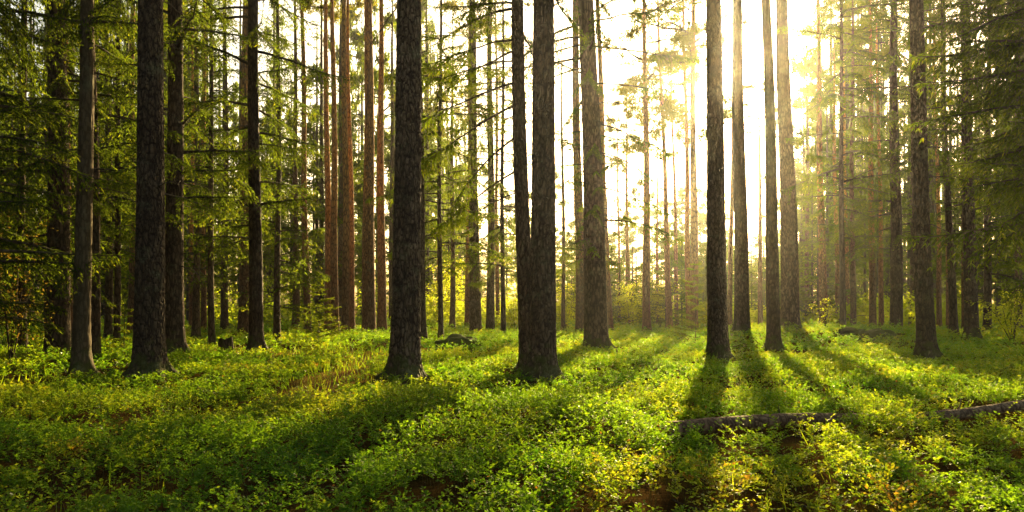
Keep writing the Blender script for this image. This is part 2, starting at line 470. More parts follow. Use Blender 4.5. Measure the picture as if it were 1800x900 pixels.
# ------------------------------------------------------------------ trunk
def trunk_buf(r0, H, lean, near, seed, wob=.03, zfine=8.0):
    """returns (Buf, spine function). lean = (dx, dy) per metre"""
    rs = np.random.default_rng(seed)
    p1, p2 = rs.uniform(0, 6.28, 2)
    def spine(z):
        z = np.asarray(z, float)
        return np.stack([lean[0] * z + wob * np.sin(z * .55 + p1) - wob * math.sin(p1), lean[1] * z + wob * np.sin(z * .42 + p2) - wob * math.sin(p2), z], -1)
    if near == 2:
        nt = 112; zs = np.concatenate([np.arange(-.25, zfine, .028), np.linspace(zfine, H, 26)])
    elif near == 1:
        nt = 48; zs = np.concatenate([np.arange(-.25, zfine, .08), np.linspace(zfine, H, 20)])
    else:
        nt = 16; zs = np.linspace(-.25, H, 46)
    th = np.linspace(0, 2 * PI, nt, endpoint=False)
    Z, TH = np.meshgrid(zs, th, indexing='ij')
    zz = np.maximum(Z, 0)
    R = r0 * (np.clip(1 - zz / H, 0, 1) ** .72) / ((1 - 1.3 / H) ** .72) + .004
    lob = 1 + .5 * np.cos(TH * rs.integers(3, 6) + rs.uniform(0, 6.28)) * 1.0
    R = R + r0 * (.14 + .42 * lob ** 2) * np.exp(-zz / .15) + r0 * .10 * np.exp(-zz / .6)
    R = R * (1 + .03 * (vn(TH * 1.3 + seed, zz * .8, seed) - .5) + .025 * np.cos(2 * TH + zz * .3))
    tint = np.full(Z.shape, .8)
    if near >= 1:
        cw, ch = (.048, .125) if near == 2 else (.06, .16)
        nw = max(6, int(round(2 * PI * r0 / cw)))
        u = TH / (2 * PI) * nw + .55 * (vn(np.sin(TH) * 4 + seed, zz * 7, seed + 1) - .5) * 2
        v = zz / ch + .5 * (vn(TH * 3.0, zz * 6, seed + 2) - .5) * 2
        iu, iv = np.floor(u), np.floor(v)
        f1 = np.full(Z.shape, 9.0); f2 = np.full(Z.shape, 9.0); idc = np.zeros(Z.shape)
        for du in (-1, 0, 1):
            for dv in (-1, 0, 1):
                cu, cv = iu + du, iv + dv
                cm = np.mod(cu, nw)
                ju = _hash(cm, cv, seed + 3); jv = _hash(cm, cv, seed + 4)
                d = np.hypot(cu + ju - u, cv + jv - v)
                new = d < f1
                f2 = np.where(new, f1, np.minimum(f2, d)); idc = np.where(new, _hash(cm, cv, seed + 5), idc)
                f1 = np.minimum(f1, d)
        cr = sst(0.02, .32, f2 - f1)
        amp = .014 if near == 2 else .012
        R = R + amp * (cr - .5) + .006 * (idc - .5) * cr + .004 * (vn(TH * 20, zz * 16, seed + 7) - .5)
        tint = np.clip(.12 + .62 * cr + .35 * (idc - .4), 0, 1)
    sp = spine(Z.ravel()).reshape(*Z.shape, 3)
    P = sp.copy(); P[..., 0] += R * np.cos(TH); P[..., 1] += R * np.sin(TH)
    k = len(zs)
    i = np.arange(k - 1)[:, None] * nt; j = np.arange(nt)[None]; jn = (j + 1) % nt
    f = np.stack([i + j, i + jn, i + nt + jn, i + nt + j], -1).reshape(-1, 4)
    b = Buf()
    tf = tint[:-1].ravel()
    b.add(P.reshape(-1, 3), f, 0, tf, smooth=(near < 2))
    return b, spine

# ------------------------------------------------------------------ boughs (axis +X, hanging -Z)
def bough_buf(L, rs, nlat=22, bare=.12, droop=.35, curl=.22, rise=.12, tw=.026, tl=.12, step=.05, hang=.5, lat=.36, sparse=1.0, sides=5, limb_r=.016):
    b = Buf()
    s = np.linspace(0, 1, 14)
    wob = rs.normal(0, .012, (14, 2)).cumsum(0)
    def main(t):
        t = np.asarray(t, float)
        z = L * (rise * t - droop * t ** 2 + curl * t ** 3)
        y = L * np.interp(t, s, wob[:, 0])
        return np.stack([L * t * (1 - .06 * t), y, z], -1)
    tube(b, main(s), limb_r * L * (1 - s * .88), sides, 1, .6)
    B, D, Ls, Ws, T = [], [], [], [], []
    for j in range(nlat):
        t0 = bare + (1 - bare) * (j + rs.uniform(0, .8)) / nlat
        for sg in (-1, 1):
            if rs.random() > sparse: continue
            l = lat * L * (1 - t0) ** .75 * min(1, .35 + (t0 - bare) / .2) * rs.uniform(.4, 1.25) + .05
            p0 = main(t0); fw = nrm(main(min(t0 + .03, 1)) - p0 + 1e-6)
            a = rs.uniform(.75, 1.1)
            dl = fw * math.cos(a) + np.array([0, sg, 0]) * math.sin(a) + np.array([0, 0, rs.normal(.02, .10)])
            dl = nrm(dl)
            n = max(2, int(l / step))
            q = (np.arange(n) + .5) / n
            pts = p0 + dl * (q[:, None] * l); pts[:, 2] -= hang * l * q ** 1.7
            if l > .18 and sides > 3:
                qq = np.linspace(0, 1, 4); pp = p0 + dl * (qq[:, None] * l); pp[:, 2] -= hang * l * qq ** 1.7
                tube(b, pp, .0045 * (1 - .7 * qq) * max(1, L / 2), 3, 1, .5)
            tdir = np.tile(dl, (n, 1)); tdir[:, 2] -= hang * 1.7 * q ** .7
            tdir = nrm(tdir)
            sidev = nrm(np.cross(tdir, [0, 0, 1.0]))
            for sg2 in (-1, 0, 1):
                ang = rs.uniform(.6, 1.0, n)[:, None] * sg2
                dd = tdir * np.cos(ang) + sidev * np.sin(ang) + rs.normal(0, .16, (n, 3)) + np.array([0, 0, -.30 * abs(sg2) * hang])
                B.append(pts); D.append(dd)
                Ls.append(tl * rs.uniform(.4, 1.45, n) * (1 - .35 * q) * (1.0 if sg2 else 1.2)); Ws.append(tw * rs.uniform(.8, 1.25, n))
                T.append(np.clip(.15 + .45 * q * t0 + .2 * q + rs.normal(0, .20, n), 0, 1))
    n = int(L / step)
    q = bare + (1 - bare) * (np.arange(n) + .5) / n
    pts = main(q)
    for k in range(2):
        B.append(pts); D.append(nrm(main(np.minimum(q + .02, 1.02)) - pts) + rs.normal(0, .35, (n, 3)))
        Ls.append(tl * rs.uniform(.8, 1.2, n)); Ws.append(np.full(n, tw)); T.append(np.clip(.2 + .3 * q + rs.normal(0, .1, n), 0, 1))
    B, D = np.concatenate(B), nrm(np.concatenate(D)); Ls, Ws, T = map(np.concatenate, (Ls, Ws, T))
    up = nrm(rs.normal(0, .55, (len(B), 3)) + np.array([0, 0, 1.0]))
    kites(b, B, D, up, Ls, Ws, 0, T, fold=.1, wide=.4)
    return b

def dead_buf(L, rs, n_sub=6, droop=.2, r=.012):
    b = Buf()
    s = np.linspace(0, 1, 10)
    w = rs.normal(0, .02, (10, 2)).cumsum(0); w -= w[0]
    P = np.stack([L * s, L * w[:, 0], L * (.08 * s - droop * s ** 2 + w[:, 1] * .6)], -1)
    tube(b, P, r * L * (1 - .85 * s) + .002, 5, 0, .7)
    for k in range(n_sub):
        i = rs.integers(3, 9); l = L * rs.uniform(.12, .35)
        d = nrm(np.array([rs.uniform(.3, .9), rs.choice([-1, 1]) * rs.uniform(.3, 1), rs.uniform(-.7, .3)]))
        q = np.linspace(0, 1, 5)
        pts = P[i] + d * (q[:, None] * l) + rs.normal(0, .01, (5, 3)) * l * 3 * q[:, None]; pts[:, 2] -= .25 * l * q ** 2
        tube(b, pts, .005 * L * (1 - .8 * q) + .0015, 3, 0, .6)
    return b

rb = np.random.default_rng(5)
NM = [M_need, M_twig]
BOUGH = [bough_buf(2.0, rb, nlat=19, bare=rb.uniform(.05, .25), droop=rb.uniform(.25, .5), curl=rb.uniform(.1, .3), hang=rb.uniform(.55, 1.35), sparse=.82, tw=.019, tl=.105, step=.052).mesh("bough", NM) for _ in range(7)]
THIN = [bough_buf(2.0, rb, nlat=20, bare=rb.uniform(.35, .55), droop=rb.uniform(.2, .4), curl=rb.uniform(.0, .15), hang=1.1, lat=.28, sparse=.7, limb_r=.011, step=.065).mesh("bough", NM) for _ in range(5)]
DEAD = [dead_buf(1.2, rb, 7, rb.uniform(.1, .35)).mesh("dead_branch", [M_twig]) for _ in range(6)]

def spruce_crown(Lc, R, rs, detail=1.0, per=5, gap=.55, r_bottom=.75, pile=.8):
    """crown with its base at z=0"""
    b = Buf()
    z = 0.0
    protos = []
    for k in range(6):
        if detail >= 1:
            protos.append(bough_buf(2.0, rs, nlat=11, bare=.12, droop=rs.uniform(.25, .5), curl=rs.uniform(.05, .3), tw=.031, tl=.165, step=.11, hang=rs.uniform(.5, 1.3), sides=3, sparse=.8))
        else:
            protos.append(bough_buf(2.0, rs, nlat=7, bare=.12, droop=rs.uniform(.3, .5), curl=.2, tw=.085, tl=.34, step=.27, sparse=.85, hang=rs.uniform(.4, .9), sides=3))
    while z < Lc:
        f = z / Lc
        l = R * (1 - f) ** pile * min(1, r_bottom + f * 2.5)
        for k in range(per):
            if rs.random() < .12: continue
            a = rs.uniform(0, 2 * PI)
            ll = max(.3, l * rs.uniform(.6, 1.15))
            M = trans(0, 0, z + rs.uniform(-.2, .2)) @ rotz(a) @ roty(rs.normal(-.05 - .35 * f, .12)) @ scl(ll / 2.0)
            b.merge(protos[rs.integers(len(protos))], M, rs.normal(0, .06))
        z += gap * rs.uniform(.7, 1.2)
    return b

def pine_crown(Lc, R, rs, n_limb=20, tuft=16, blade=.10, bw=.02, clumps=5):
    b = Buf()
    for i in range(n_limb):
        f = (i + rs.random()) / n_limb
        z = Lc * f
        l = R * (.55 + .6 * math.sin(PI * min(1, f * .9 + .1))) * rs.uniform(.5, 1.1) * (1.0 if f < .8 else .6)
        a = rs.uniform(0, 2 * PI)
        d = np.array([math.cos(a), math.sin(a), rs.uniform(-.05, .55)])
        s = np.linspace(0, 1, 8)
        P = np.array([0, 0, z]) + d * (s[:, None] * l) + rs.normal(0, .03, (8, 3)).cumsum(0) * l * .6
        P -= (P[0] - np.array([0, 0, z]))
        tube(b, P, .03 * (1 - .8 * s) * max(.5, l / 2), 4, 1, .6)
        for c in range(clumps):
            t = rs.uniform(.4, 1)
            p = np.array([np.interp(t, s, P[:, k]) for k in range(3)]) + rs.normal(0, .16, 3) * l * .5 * np.array([1, 1, .5])
            n = tuft
            cp = p + rs.normal(0, .17, (n, 3)) * np.array([1, 1, .55])
            cp = np.repeat(cp, 7, 0)
            dd = nrm(rs.normal(0, 1, (len(cp), 3)) + np.array([0, 0, .6]))
            kites(b, cp, dd, nrm(rs.normal(0, 1, cp.shape)), blade * rs.uniform(.7, 1.3, len(cp)), bw, 0, np.clip(.4 + rs.normal(0, .2, len(cp)), 0, 1))
    return b

rc = np.random.default_rng(23)
PM = [M_pneed, M_twig]
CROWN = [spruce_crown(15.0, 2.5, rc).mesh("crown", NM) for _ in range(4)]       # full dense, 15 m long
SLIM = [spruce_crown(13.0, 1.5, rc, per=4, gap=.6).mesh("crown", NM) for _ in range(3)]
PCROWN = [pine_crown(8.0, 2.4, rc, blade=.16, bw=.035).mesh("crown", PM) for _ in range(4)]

# ------------------------------------------------------------------ trees
def place(mesh, name, parent, loc, az, pitch, s):
    o = link(name, mesh, parent)
    o.location = loc
    o.rotation_euler = (0, pitch, az)
    o.scale = (s, s, s)
    return o

TREES = []
def tree(name, label, cat, x, xt, w, D, kind="spruce", H=22.0, near=0, boughs=(), dead=(0, 0, 0), crown=None, crown_z=None, crown_s=1.0, mat=None, seed=None, wob=.03, group=None):
    seed = seed if seed is not None else int(x * 7 + D * 13) % 9973
    rs = np.random.default_rng(seed + 1)
    X = px(x, D); Z = gz(X, D)
    root = link(name, None)
    root.location = (X, D, Z)
    tag(root, label, cat, group or "conifers of the wood")
    zt = pz(0, D)
    lean = ((xt - x) / F * D / (zt - CAMH + .5), rs.normal(0, .006))
    r0 = w / F * D / 2
    b, sp = trunk_buf(r0, H, lean, near, seed, wob)
    m = mat or {"spruce": M_bark, "dark": M_bark2, "pine": M_pine, "smooth": M_smooth}[kind]
    b.build("trunk", [m], root)
    rad_at = lambda z: r0 * max(0, 1 - z / H) ** .72
    for (z0, z1, n, l0, l1, protos, az) in boughs:
        for k in range(n):
            z = z0 + (z1 - z0) * (k + rs.random()) / n
            a = rs.uniform(0, 2 * PI) if az is None else rs.uniform(*az)
            p = sp(z) + np.array([math.cos(a), math.sin(a), 0]) * rad_at(z) * .7
            place(protos[rs.integers(len(protos))], "bough", root, p, a, rs.normal(.05, .14), rs.uniform(l0, l1) / 2.0)
    n, z0, z1 = dead
    for k in range(n):
        z = z0 + (z1 - z0) * (k + rs.random()) / n
        a = rs.uniform(0, 2 * PI)
        p = sp(z) + np.array([math.cos(a), math.sin(a), 0]) * rad_at(z) * .75
        place(DEAD[rs.integers(len(DEAD))], "dead_branch", root, p, a, rs.normal(.1, .25), rs.uniform(.35, 1.0))
    if crown is not None:
        cz = crown_z if crown_z is not None else H * .55
        me = crown[rs.integers(len(crown))]
        Lm = {id(CROWN): 15.0, id(SLIM): 13.0, id(PCROWN): 8.0}[id(crown)]
        o = link("crown", me, root)
        o.location = sp(cz)
        sz = (H - cz) / Lm
        o.scale = (crown_s, crown_s, sz)
        o.rotation_euler = (0, 0, rs.uniform(0, 2 * PI))
    TREES.append((X, D, r0))
    return root, sp, rad_at

def limb(root, sp, rad_at, z, az, pitch, L, protos, rs):
    p = sp(z) + np.array([math.cos(az), math.sin(az), 0]) * rad_at(z) * .7
    place(protos[rs.integers(len(protos))], "bough", root, p, az, pitch, L / 2.0)

B_, T_ = BOUGH, THIN
# --- front row
tree("spruce_tree", "thick straight spruce trunk with rough grey bark beside the brown path", "tree", 711, 717, 47, 11.5, H=24, near=2, boughs=[(6.6, 11, 16, 1.6, 2.4, B_, None)], dead=(5, 5.8, 7.0), crown=CROWN, crown_z=10, seed=101, wob=.015)
tree("spruce_tree", "thick scaly spruce of the joined pair, its slimmer partner just behind it", "tree", 953, 958, 42, 12.2, H=23, near=2, boughs=[(6.6, 11, 14, 1.6, 2.4, B_, None)], dead=(3, 5, 7), crown=CROWN, crown_z=10, seed=102, wob=.015)
r3 = tree("spruce_tree", "slim spruce pressed behind the thick scaly one, long limbs sloping down", "tree", 928, 915, 25, 13.4, H=21, near=2, boughs=[(6.2, 10, 14, 1.4, 2.1, B_, None)], crown=SLIM, crown_z=9, seed=103)
rs3 = np.random.default_rng(3)
for z, az, pt, L in ((6.1, 3.05, .18, 2.0), (5.3, 3.3, .45, 2.3), (4.9, 3.0, .55, 2.3), (4.3, 3.2, .7, 2.0), (3.7, 2.9, .6, 2.1), (5.7, 3.6, .3, 1.8), (3.3, 3.5, .45, 1.3), (5.9, 2.5, .25, 2.0)):
    limb(*r3, z, az, pt, L, T_, rs3)
r48 = tree("spruce_tree", "big grey spruce flanked by two orange stems, short drooping boughs low down", "tree", 1048, 1031, 37, 19.2, H=23, near=1, boughs=[(2.2, 6.0, 34, .8, 1.5, T_ + B_, None), (6.5, 11, 18, 1.6, 2.6, B_, None)], dead=(12, 2.0, 8), crown=CROWN, crown_z=11, seed=104)
for z, az, pt, L in ((8.0, .1, .12, 3.0), (7.0, -.3, .2, 2.2), (6.0, .4, .25, 2.6), (5.2, -.15, .35, 2.0), (8.6, -.5, .05, 2.6), (7.4, 3.3, .3, 2.2), (4.3, .2, .3, 2.2), (3.4, -.2, .1, 2.3)):
    limb(*r48, z, az, pt, L, T_ + B_[:3], rs3)
tree("spruce_tree", "straight grey spruce whose long shadow falls onto the fallen log", "tree", 1263, 1254, 32, 16.7, H=23, near=2, dead=(6, 5.0, 9), crown=SLIM, crown_z=15, seed=105, wob=.015)
tree("spruce_tree", "grey spruce next behind the one that shades the log, bare stem", "tree", 1304, 1296, 24, 26, H=24, near=1, dead=(8, 6, 13), crown=SLIM, crown_z=17, seed=106)
tree("spruce_tree", "slim dark leaning trunk in front of the massive brown one", "tree", 1361, 1349, 21, 19.2, H=20, near=1, kind="dark", dead=(5, 4, 9), crown=SLIM, crown_z=14, seed=107)
tree("spruce_tree", "massive brown trunk with mossy flecks rising behind the slim leaning one", "tree", 1389, 1376, 29, 26, H=26, near=1, dead=(14, 2, 12), crown=SLIM, crown_z=18, seed=108)
tree("spruce_tree", "dark bare trunk standing alone past the mossy boulder, slightly leaning", "tree", 1630, 1612, 27, 16.7, kind="dark", H=22, near=2, boughs=[(4.6, 8, 8, 1.2, 2.0, T_, (-1.2, 1.2)), (7.4, 11, 14, 1.4, 2.2, B_, None)], dead=(14, 2.6, 8), crown=CROWN, crown_z=10, seed=109)
tree("spruce_tree", "spruce with shaggy hanging boughs directly behind the mossy boulder", "tree", 1575, 1570, 19, 29, kind="dark", H=21, near=1, boughs=[(3.5, 13, 42, 1.2, 2.6, B_, None)], dead=(10, 1.5, 6), crown=CROWN, crown_z=12, crown_s=.8, seed=110)
tree("spruce_tree", "dark spruce with a crooked foot among the dense boughs, stub at its base", "tree", 1708, 1694, 20, 24, kind="dark", H=20, near=1, boughs=[(4.0, 11, 28, 1.2, 2.4, B_, None)], dead=(12, 2, 7), crown=CROWN, crown_z=11, crown_s=.8, seed=111)
tree("spruce_tree", "thin dark stem between the bare dark trunk and the crooked-footed spruce", "tree", 1677, 1661, 12, 25, kind="dark", H=17, near=0, boughs=[(5, 10, 16, .8, 1.6, B_, None)], dead=(8, 2, 6), crown=SLIM, crown_z=10, crown_s=.8, seed=112)
tree("spruce_tree", "thickest dark trunk in the shaded wood, wide flaring foot and cracked bark", "tree", 261, 268, 46, 12.2, kind="dark", H=24, near=2, boughs=[(6.6, 11, 14, 1.6, 2.4, B_, None), (2.6, 4.0, 4, 1.0, 1.5, B_, (.2, 2.8))], dead=(4, 3, 7), crown=CROWN, crown_z=10, seed=113, wob=.015)
tree("forest_tree", "smooth pale brown trunk in the shade before the thickest dark one", "tree", 142, 147, 26, 12.8, kind="smooth", H=18, near=1, boughs=[(2.9, 4.2, 4, .9, 1.4, B_, (.2, 2.9)), (5.6, 9, 12, 1.3, 2.0, B_, None)], dead=(6, 3, 6), crown=SLIM, crown_z=8, seed=114)
tree("spruce_tree", "dark trunk with a sunlit edge right behind the thickest dark one", "tree", 307, 304, 30, 17, kind="dark", H=22, near=1, boughs=[(3.4, 10, 26, 1.3, 2.4, B_, None)], dead=(6, 2, 7), crown=CROWN, crown_z=10, seed=115)
tree("spruce_tree", "dark trunk with spreading roots beside the small rotten stump", "tree", 450, 447, 22, 18.5, kind="dark", H=22, near=1, boughs=[(2.8, 10, 34, 1.2, 2.6, B_, None)], dead=(8, 1.6, 6), crown=CROWN, crown_z=10, seed=116)
tree("pine_tree", "orange pine showing right beside the dark rooted trunk by the stump", "tree", 428, 432, 18, 30, kind="pine", H=23, near=1, dead=(6, 6, 12), crown=PCROWN, crown_z=15, seed=117)
tree("spruce_tree", "slim dark trunk half hidden behind the smooth pale brown one", "tree", 166, 158, 16, 15.2, kind="dark", H=17, near=1, boughs=[(3, 8, 18, 1.0, 2.0, B_, None)], dead=(6, 2, 6), crown=SLIM, crown_z=8, seed=118)
tree("spruce_tree", "broad dark trunk high up behind drooping boughs, hidden below", "tree", 101, 99, 36, 17.5, kind="dark", H=23, near=1, boughs=[(2.2, 10, 34, 1.6, 2.9, B_, None)], dead=(5, 3, 8), crown=CROWN, crown_z=9, seed=119)
tree("pine_tree", "slender orange pine between the smooth pale trunk and the thickest dark one", "tree", 231, 233, 13, 30, kind="pine", H=22, crown=PCROWN, crown_z=14, dead=(4, 7, 12), seed=120)
tree("pine_tree", "thin stem with a golden lit edge beside the broad dark trunk", "tree", 124, 119, 10, 23, kind="pine", H=19, crown=PCROWN, crown_z=13, seed=121)

# --- orange pines of the middle distance
def pine(label, x, xt, w, D, H=22.0, cz=14.5, seed=None, near=0, **k):
    tree("pine_tree", label, "tree", x, xt, w, D, kind="pine", H=H, crown=PCROWN, crown_z=cz, dead=k.pop("dead", (5, 6, 13)), near=near, **k)
pine("thin pine stem, paler of the two slender ones behind the boughs", 337, 338, 8, 36)
pine("thin orange pine, second of two slender stems behind the boughs", 358, 362, 9, 34)
pine("lone slender orange pine standing before a dark spruce, lit down one side", 541, 533, 12, 33)
pine("orange pine opening the close row of five, thinner of its pair", 577, 572, 13, 33)
pine("dark reddish pine second in the close row of five", 590, 585, 13, 31)
pine("reddish pine of the crossing twin stems, the front one", 607, 604, 13, 30)
pine("pale orange pine of the crossing twin stems, the one behind", 619, 611, 10, 34)
pine("stout brown pine at the edge of the sunlit clearing, thickest of its row", 649, 649, 22, 31, near=1, H=25, cz=17)
pine("orange pine between the stout brown one and the thick rough trunk", 671, 671, 15, 33)
tree("spruce_tree", "dark trunk peeping out behind the thick rough spruce by the path", "tree", 742, 734, 14, 24, kind="dark", H=18, crown=SLIM, crown_z=8, dead=(4, 3, 8))
tree("spruce_tree", "mossy brown trunk seen through the long sloping limbs", "tree", 836, 831, 19, 31, near=1, H=22, crown=SLIM, crown_z=13, dead=(10, 3, 12), boughs=[(3, 13, 46, 1.2, 2.4, T_ + B_[:3], None)])
tree("spruce_tree", "brown trunk beside the mossy one behind the sloping limbs, slightly slimmer", "tree", 862, 860, 14, 31, H=22, crown=SLIM, crown_z=13, dead=(10, 3, 12), boughs=[(4, 13, 34, 1.0, 2.2, T_ + B_[:3], None)])
pine("very thin pine at the edge of the trunk pair behind the sloping limbs", 875, 873, 7, 40)
pine("short-looking slim trunk just before the mossy brown one", 822, 826, 9, 37)
pine("orange stem close against the big grey spruce, on the joined pair's side", 1021, 1011, 17, 30, near=1, H=24, cz=16)
pine("orange stem close against the big grey spruce, on the sun's side", 1071, 1052, 13, 33, H=24, cz=17)
pine("slender pine alone in the bright gap, dark at the foot", 1137, 1133, 13, 32, H=21, cz=8.5, crown_s=1.05)
pine("thin bent pine in the bright gap with small tufts", 1178, 1159, 10, 36, H=20, cz=8, crown_s=1.0, dead=(10, 4, 14))
pine("very thin pale stem tight behind the bent pine in the gap", 1190, 1178, 7, 41, H=18, cz=13)
pine("pale hazy pine with twin stem, thicker half, close to the log-shading spruce", 1219, 1217, 14, 35, H=23, cz=9, crown_s=1.05)
pine("pale hazy pine with twin stem, thinner half, close to the log-shading spruce", 1212, 1203, 10, 37, H=23, cz=9, crown_s=1.05)
pine("thin orange pine glowing between the two grey spruces below the sun", 1283, 1291, 8, 35, H=23, cz=17)
pine("thin reddish pine with short dead twigs between grey spruce and slim dark trunk", 1337, 1333, 8, 38, H=13, cz=10, dead=(16, 2, 9))
pine("hazy blue-grey trunk next to the massive brown one, small leafy bush at foot", 1447, 1436, 13, 34, H=20, cz=14, near=1)
pine("thin hazy stem after the blue-grey trunk, paler than its neighbour", 1473, 1466, 9, 40, H=18, cz=12)
pine("thin hazy stem closest to the mossy boulder's sunny end", 1490, 1484, 8, 41, H=18, cz=12)
pine("brown pine behind the mossy boulder, thicker of two close stems", 1534, 1528, 11, 34, H=20, cz=13)
pine("thin stem tight beside the brown pine behind the mossy boulder", 1550, 1541, 8, 37, H=18, cz=12)
pine("orange stem hugging the bare dark trunk past the boulder", 1651, 1640, 8, 37, H=19, cz=13)
pine("thin orange stem behind the thin dark one by the crooked-footed spruce", 1668, 1660, 8, 34, H=19, cz=13)
pine("orange stem right behind the crooked-footed spruce", 1697, 1690, 10, 32, H=19, cz=13)
pine("hair-thin reddish stem beside the big grey spruce in the glow", 1088, 1084, 5, 45, H=15, cz=11)
pine("hair-thin stem among bright green leaves past the thick rough trunk", 771, 768, 6, 42, H=15, cz=11)
pine("hair-thin stem between the slender gap pine and the bent one", 1157, 1153, 5, 45, H=14, cz=10)

pine("airy pine with light tufts low down, in the bright gap by the orange stem", 1104, 1100, 8, 47, H=16, cz=7, crown_s=.7)
tree("spruce_tree", "thin feathery spruce in the gap between the joined pair and the orange stem", "tree", 990, 986, 7, 35, kind="dark", H=15, crown=SLIM, crown_z=9, crown_s=.7, boughs=[(2, 10, 34, .9, 1.9, T_ + B_[:3], None)])

# --- leafy conifers that fill the wood
def fill(label, x, D, H, cz, s, w=12, crown=CROWN, seed=None, near=0, boughs=()):
    tree("spruce_tree", label, "tree", x, x, w, D, kind="dark", H=H, crown=crown, crown_z=cz, crown_s=s, seed=seed, near=near, boughs=boughs, dead=(6, .8, max(1.2, cz)))
fill("shaggy spruce at the picture's dark edge, boughs down to the ground", 40, 19, 18, 1.2, 1.0, 14)
fill("dense dark spruce behind the smooth pale trunk, gold-tipped boughs", 190, 25, 20, 2.4, 1.0)
fill("dense spruce in the shade behind the dark trunk with the sunlit edge", 345, 28, 20, 2.2, .9)
fill("dark spruce between the slender orange pines and the dark rooted trunk", 395, 33, 21, 2.4, .9)
fill("drooping green spruce just past the dark rooted trunk", 487, 26, 16, 1.4, .85, 11)
fill("dark slim spruce behind the lone slender orange pine", 520, 38, 21, 2.5, .9)
fill("dark narrow spruce behind the close row of five pines", 600, 42, 20, 3, 1.0)
fill("green spruce showing between stout brown pine and thick rough trunk", 690, 44, 21, 4, 1.0)
fill("deep green spruce in the shade behind the thickest dark trunk", 270, 37, 22, 2, 1.1)
fill("dim spruce at the back of the shaded wood near the picture edge", 85, 34, 22, 1.8, 1.2)
fill("airy spruce spreading behind the joined pair's sloping limbs", 795, 37, 17, 3.2, .75, 9, SLIM)
fill("feathery spruce whose boughs fan out beside the blue-grey hazy trunk", 1500, 30, 17, 3.2, .9, 9)
fill("dense spruce behind the crooked-footed spruce, boughs low", 1735, 29, 19, 2.0, 1.0, 12)
fill("dim spruce farther back past the yellow bush", 1790, 36, 20, 2.0, 1.1, 12)
fill("feathery spruce seen between boulder spruce and bare dark trunk", 1603, 42, 19, 2.6, 1.0, 9)
fill("slim feathery spruce in the haze beside the brown boulder pine", 1420, 43, 14, 3.0, .8, 8, SLIM)
tree("spruce_tree", "spruce reaching in from the edge with long bright green boughs above the yellow bush", "tree", 1905, 1900, 24, 13.5, kind="dark", H=21, near=0, boughs=[(2.6, 8, 60, 1.8, 3.1, B_, (1.6, 4.7))], crown=CROWN, crown_z=8, seed=301)
tree("spruce_tree", "spruce at the dark edge sending drooping brownish boughs over the shaded ground", "tree", -60, -55, 26, 12.5, kind="dark", H=21, near=0, boughs=[(1.0, 8, 34, 1.6, 2.7, B_, (-1.7, 1.9))], crown=CROWN, crown_z=8, seed=302)

fill("airy feathery spruce right behind the long sloping limbs, see-through crown", 775, 24, 17, 9, .8, 8, SLIM, boughs=[(2.4, 10, 46, 1.4, 2.6, T_ + B_[:4], None)])
fill("golden feathery spruce in the light between the sloping limbs and the joined pair", 885, 29, 17, 10, .8, 8, SLIM, boughs=[(2.0, 11, 46, 1.2, 2.3, T_ + B_[:4], None)])
fill("hazy spruce with spread boughs high up beside the blue-grey trunk", 1482, 25, 17, 10, .8, 9, SLIM, boughs=[(3.6, 11, 44, 1.4, 2.7, T_ + B_, None)])
fill("dark full spruce crowding the sunlit-edge trunk, boughs in layers", 372, 23, 18, 3.0, .8, 10)
fill("dark full spruce in the deep shade between the pale and the thickest trunk", 205, 20, 18, 3.4, .9, 10)

# ------------------------------------------------------------------ young spruces and leafy bushes
def sapling(label, x, D, H, R, per=4, seed=1):
    X = px(x, D)
    root = link("young_spruce", None); root.location = (X, D, gz(X, D))
    tag(root, label, "tree", "young trees in the undergrowth")
    rs = np.random.default_rng(seed)
    t = Buf(); z = np.linspace(-.1, H, 10)
    tube(t, np.stack([.02 * np.sin(z * 2), 0 * z, z], -1), .018 * (1 - .85 * (z + .1) / (H + .1)), 7, 0, .6)
    t.build("trunk", [M_twig], root)
    b = Buf(); zz = .25
    while zz < H:
        l = R * (1 - zz / H) ** .8 + .08
        for k in range(per):
            a = rs.uniform(0, 2 * PI)
            b.merge(bough_buf(max(.15, l * rs.uniform(.7, 1.2)), rs, nlat=9, bare=.15, droop=.15, curl=.1, tw=.018, tl=.07, step=.05, hang=.25, sides=3), trans(0, 0, zz) @ rotz(a) @ roty(-.15), .25)
        zz += .16 * rs.uniform(.8, 1.3)
    b.build("crown", NM, root)
sapling("small airy young spruce in front of the twin hazy pine", 1222, 23, 2.7, .85, 3, 41)
sapling("young spruce with bright hanging boughs beside the lone slender orange pine", 560, 24, 2.0, 1.1, 5, 42)
sapling("spindly young spruce in the shade before the thickest dark trunk's neighbour", 217, 17, 1.3, .4, 3, 43)

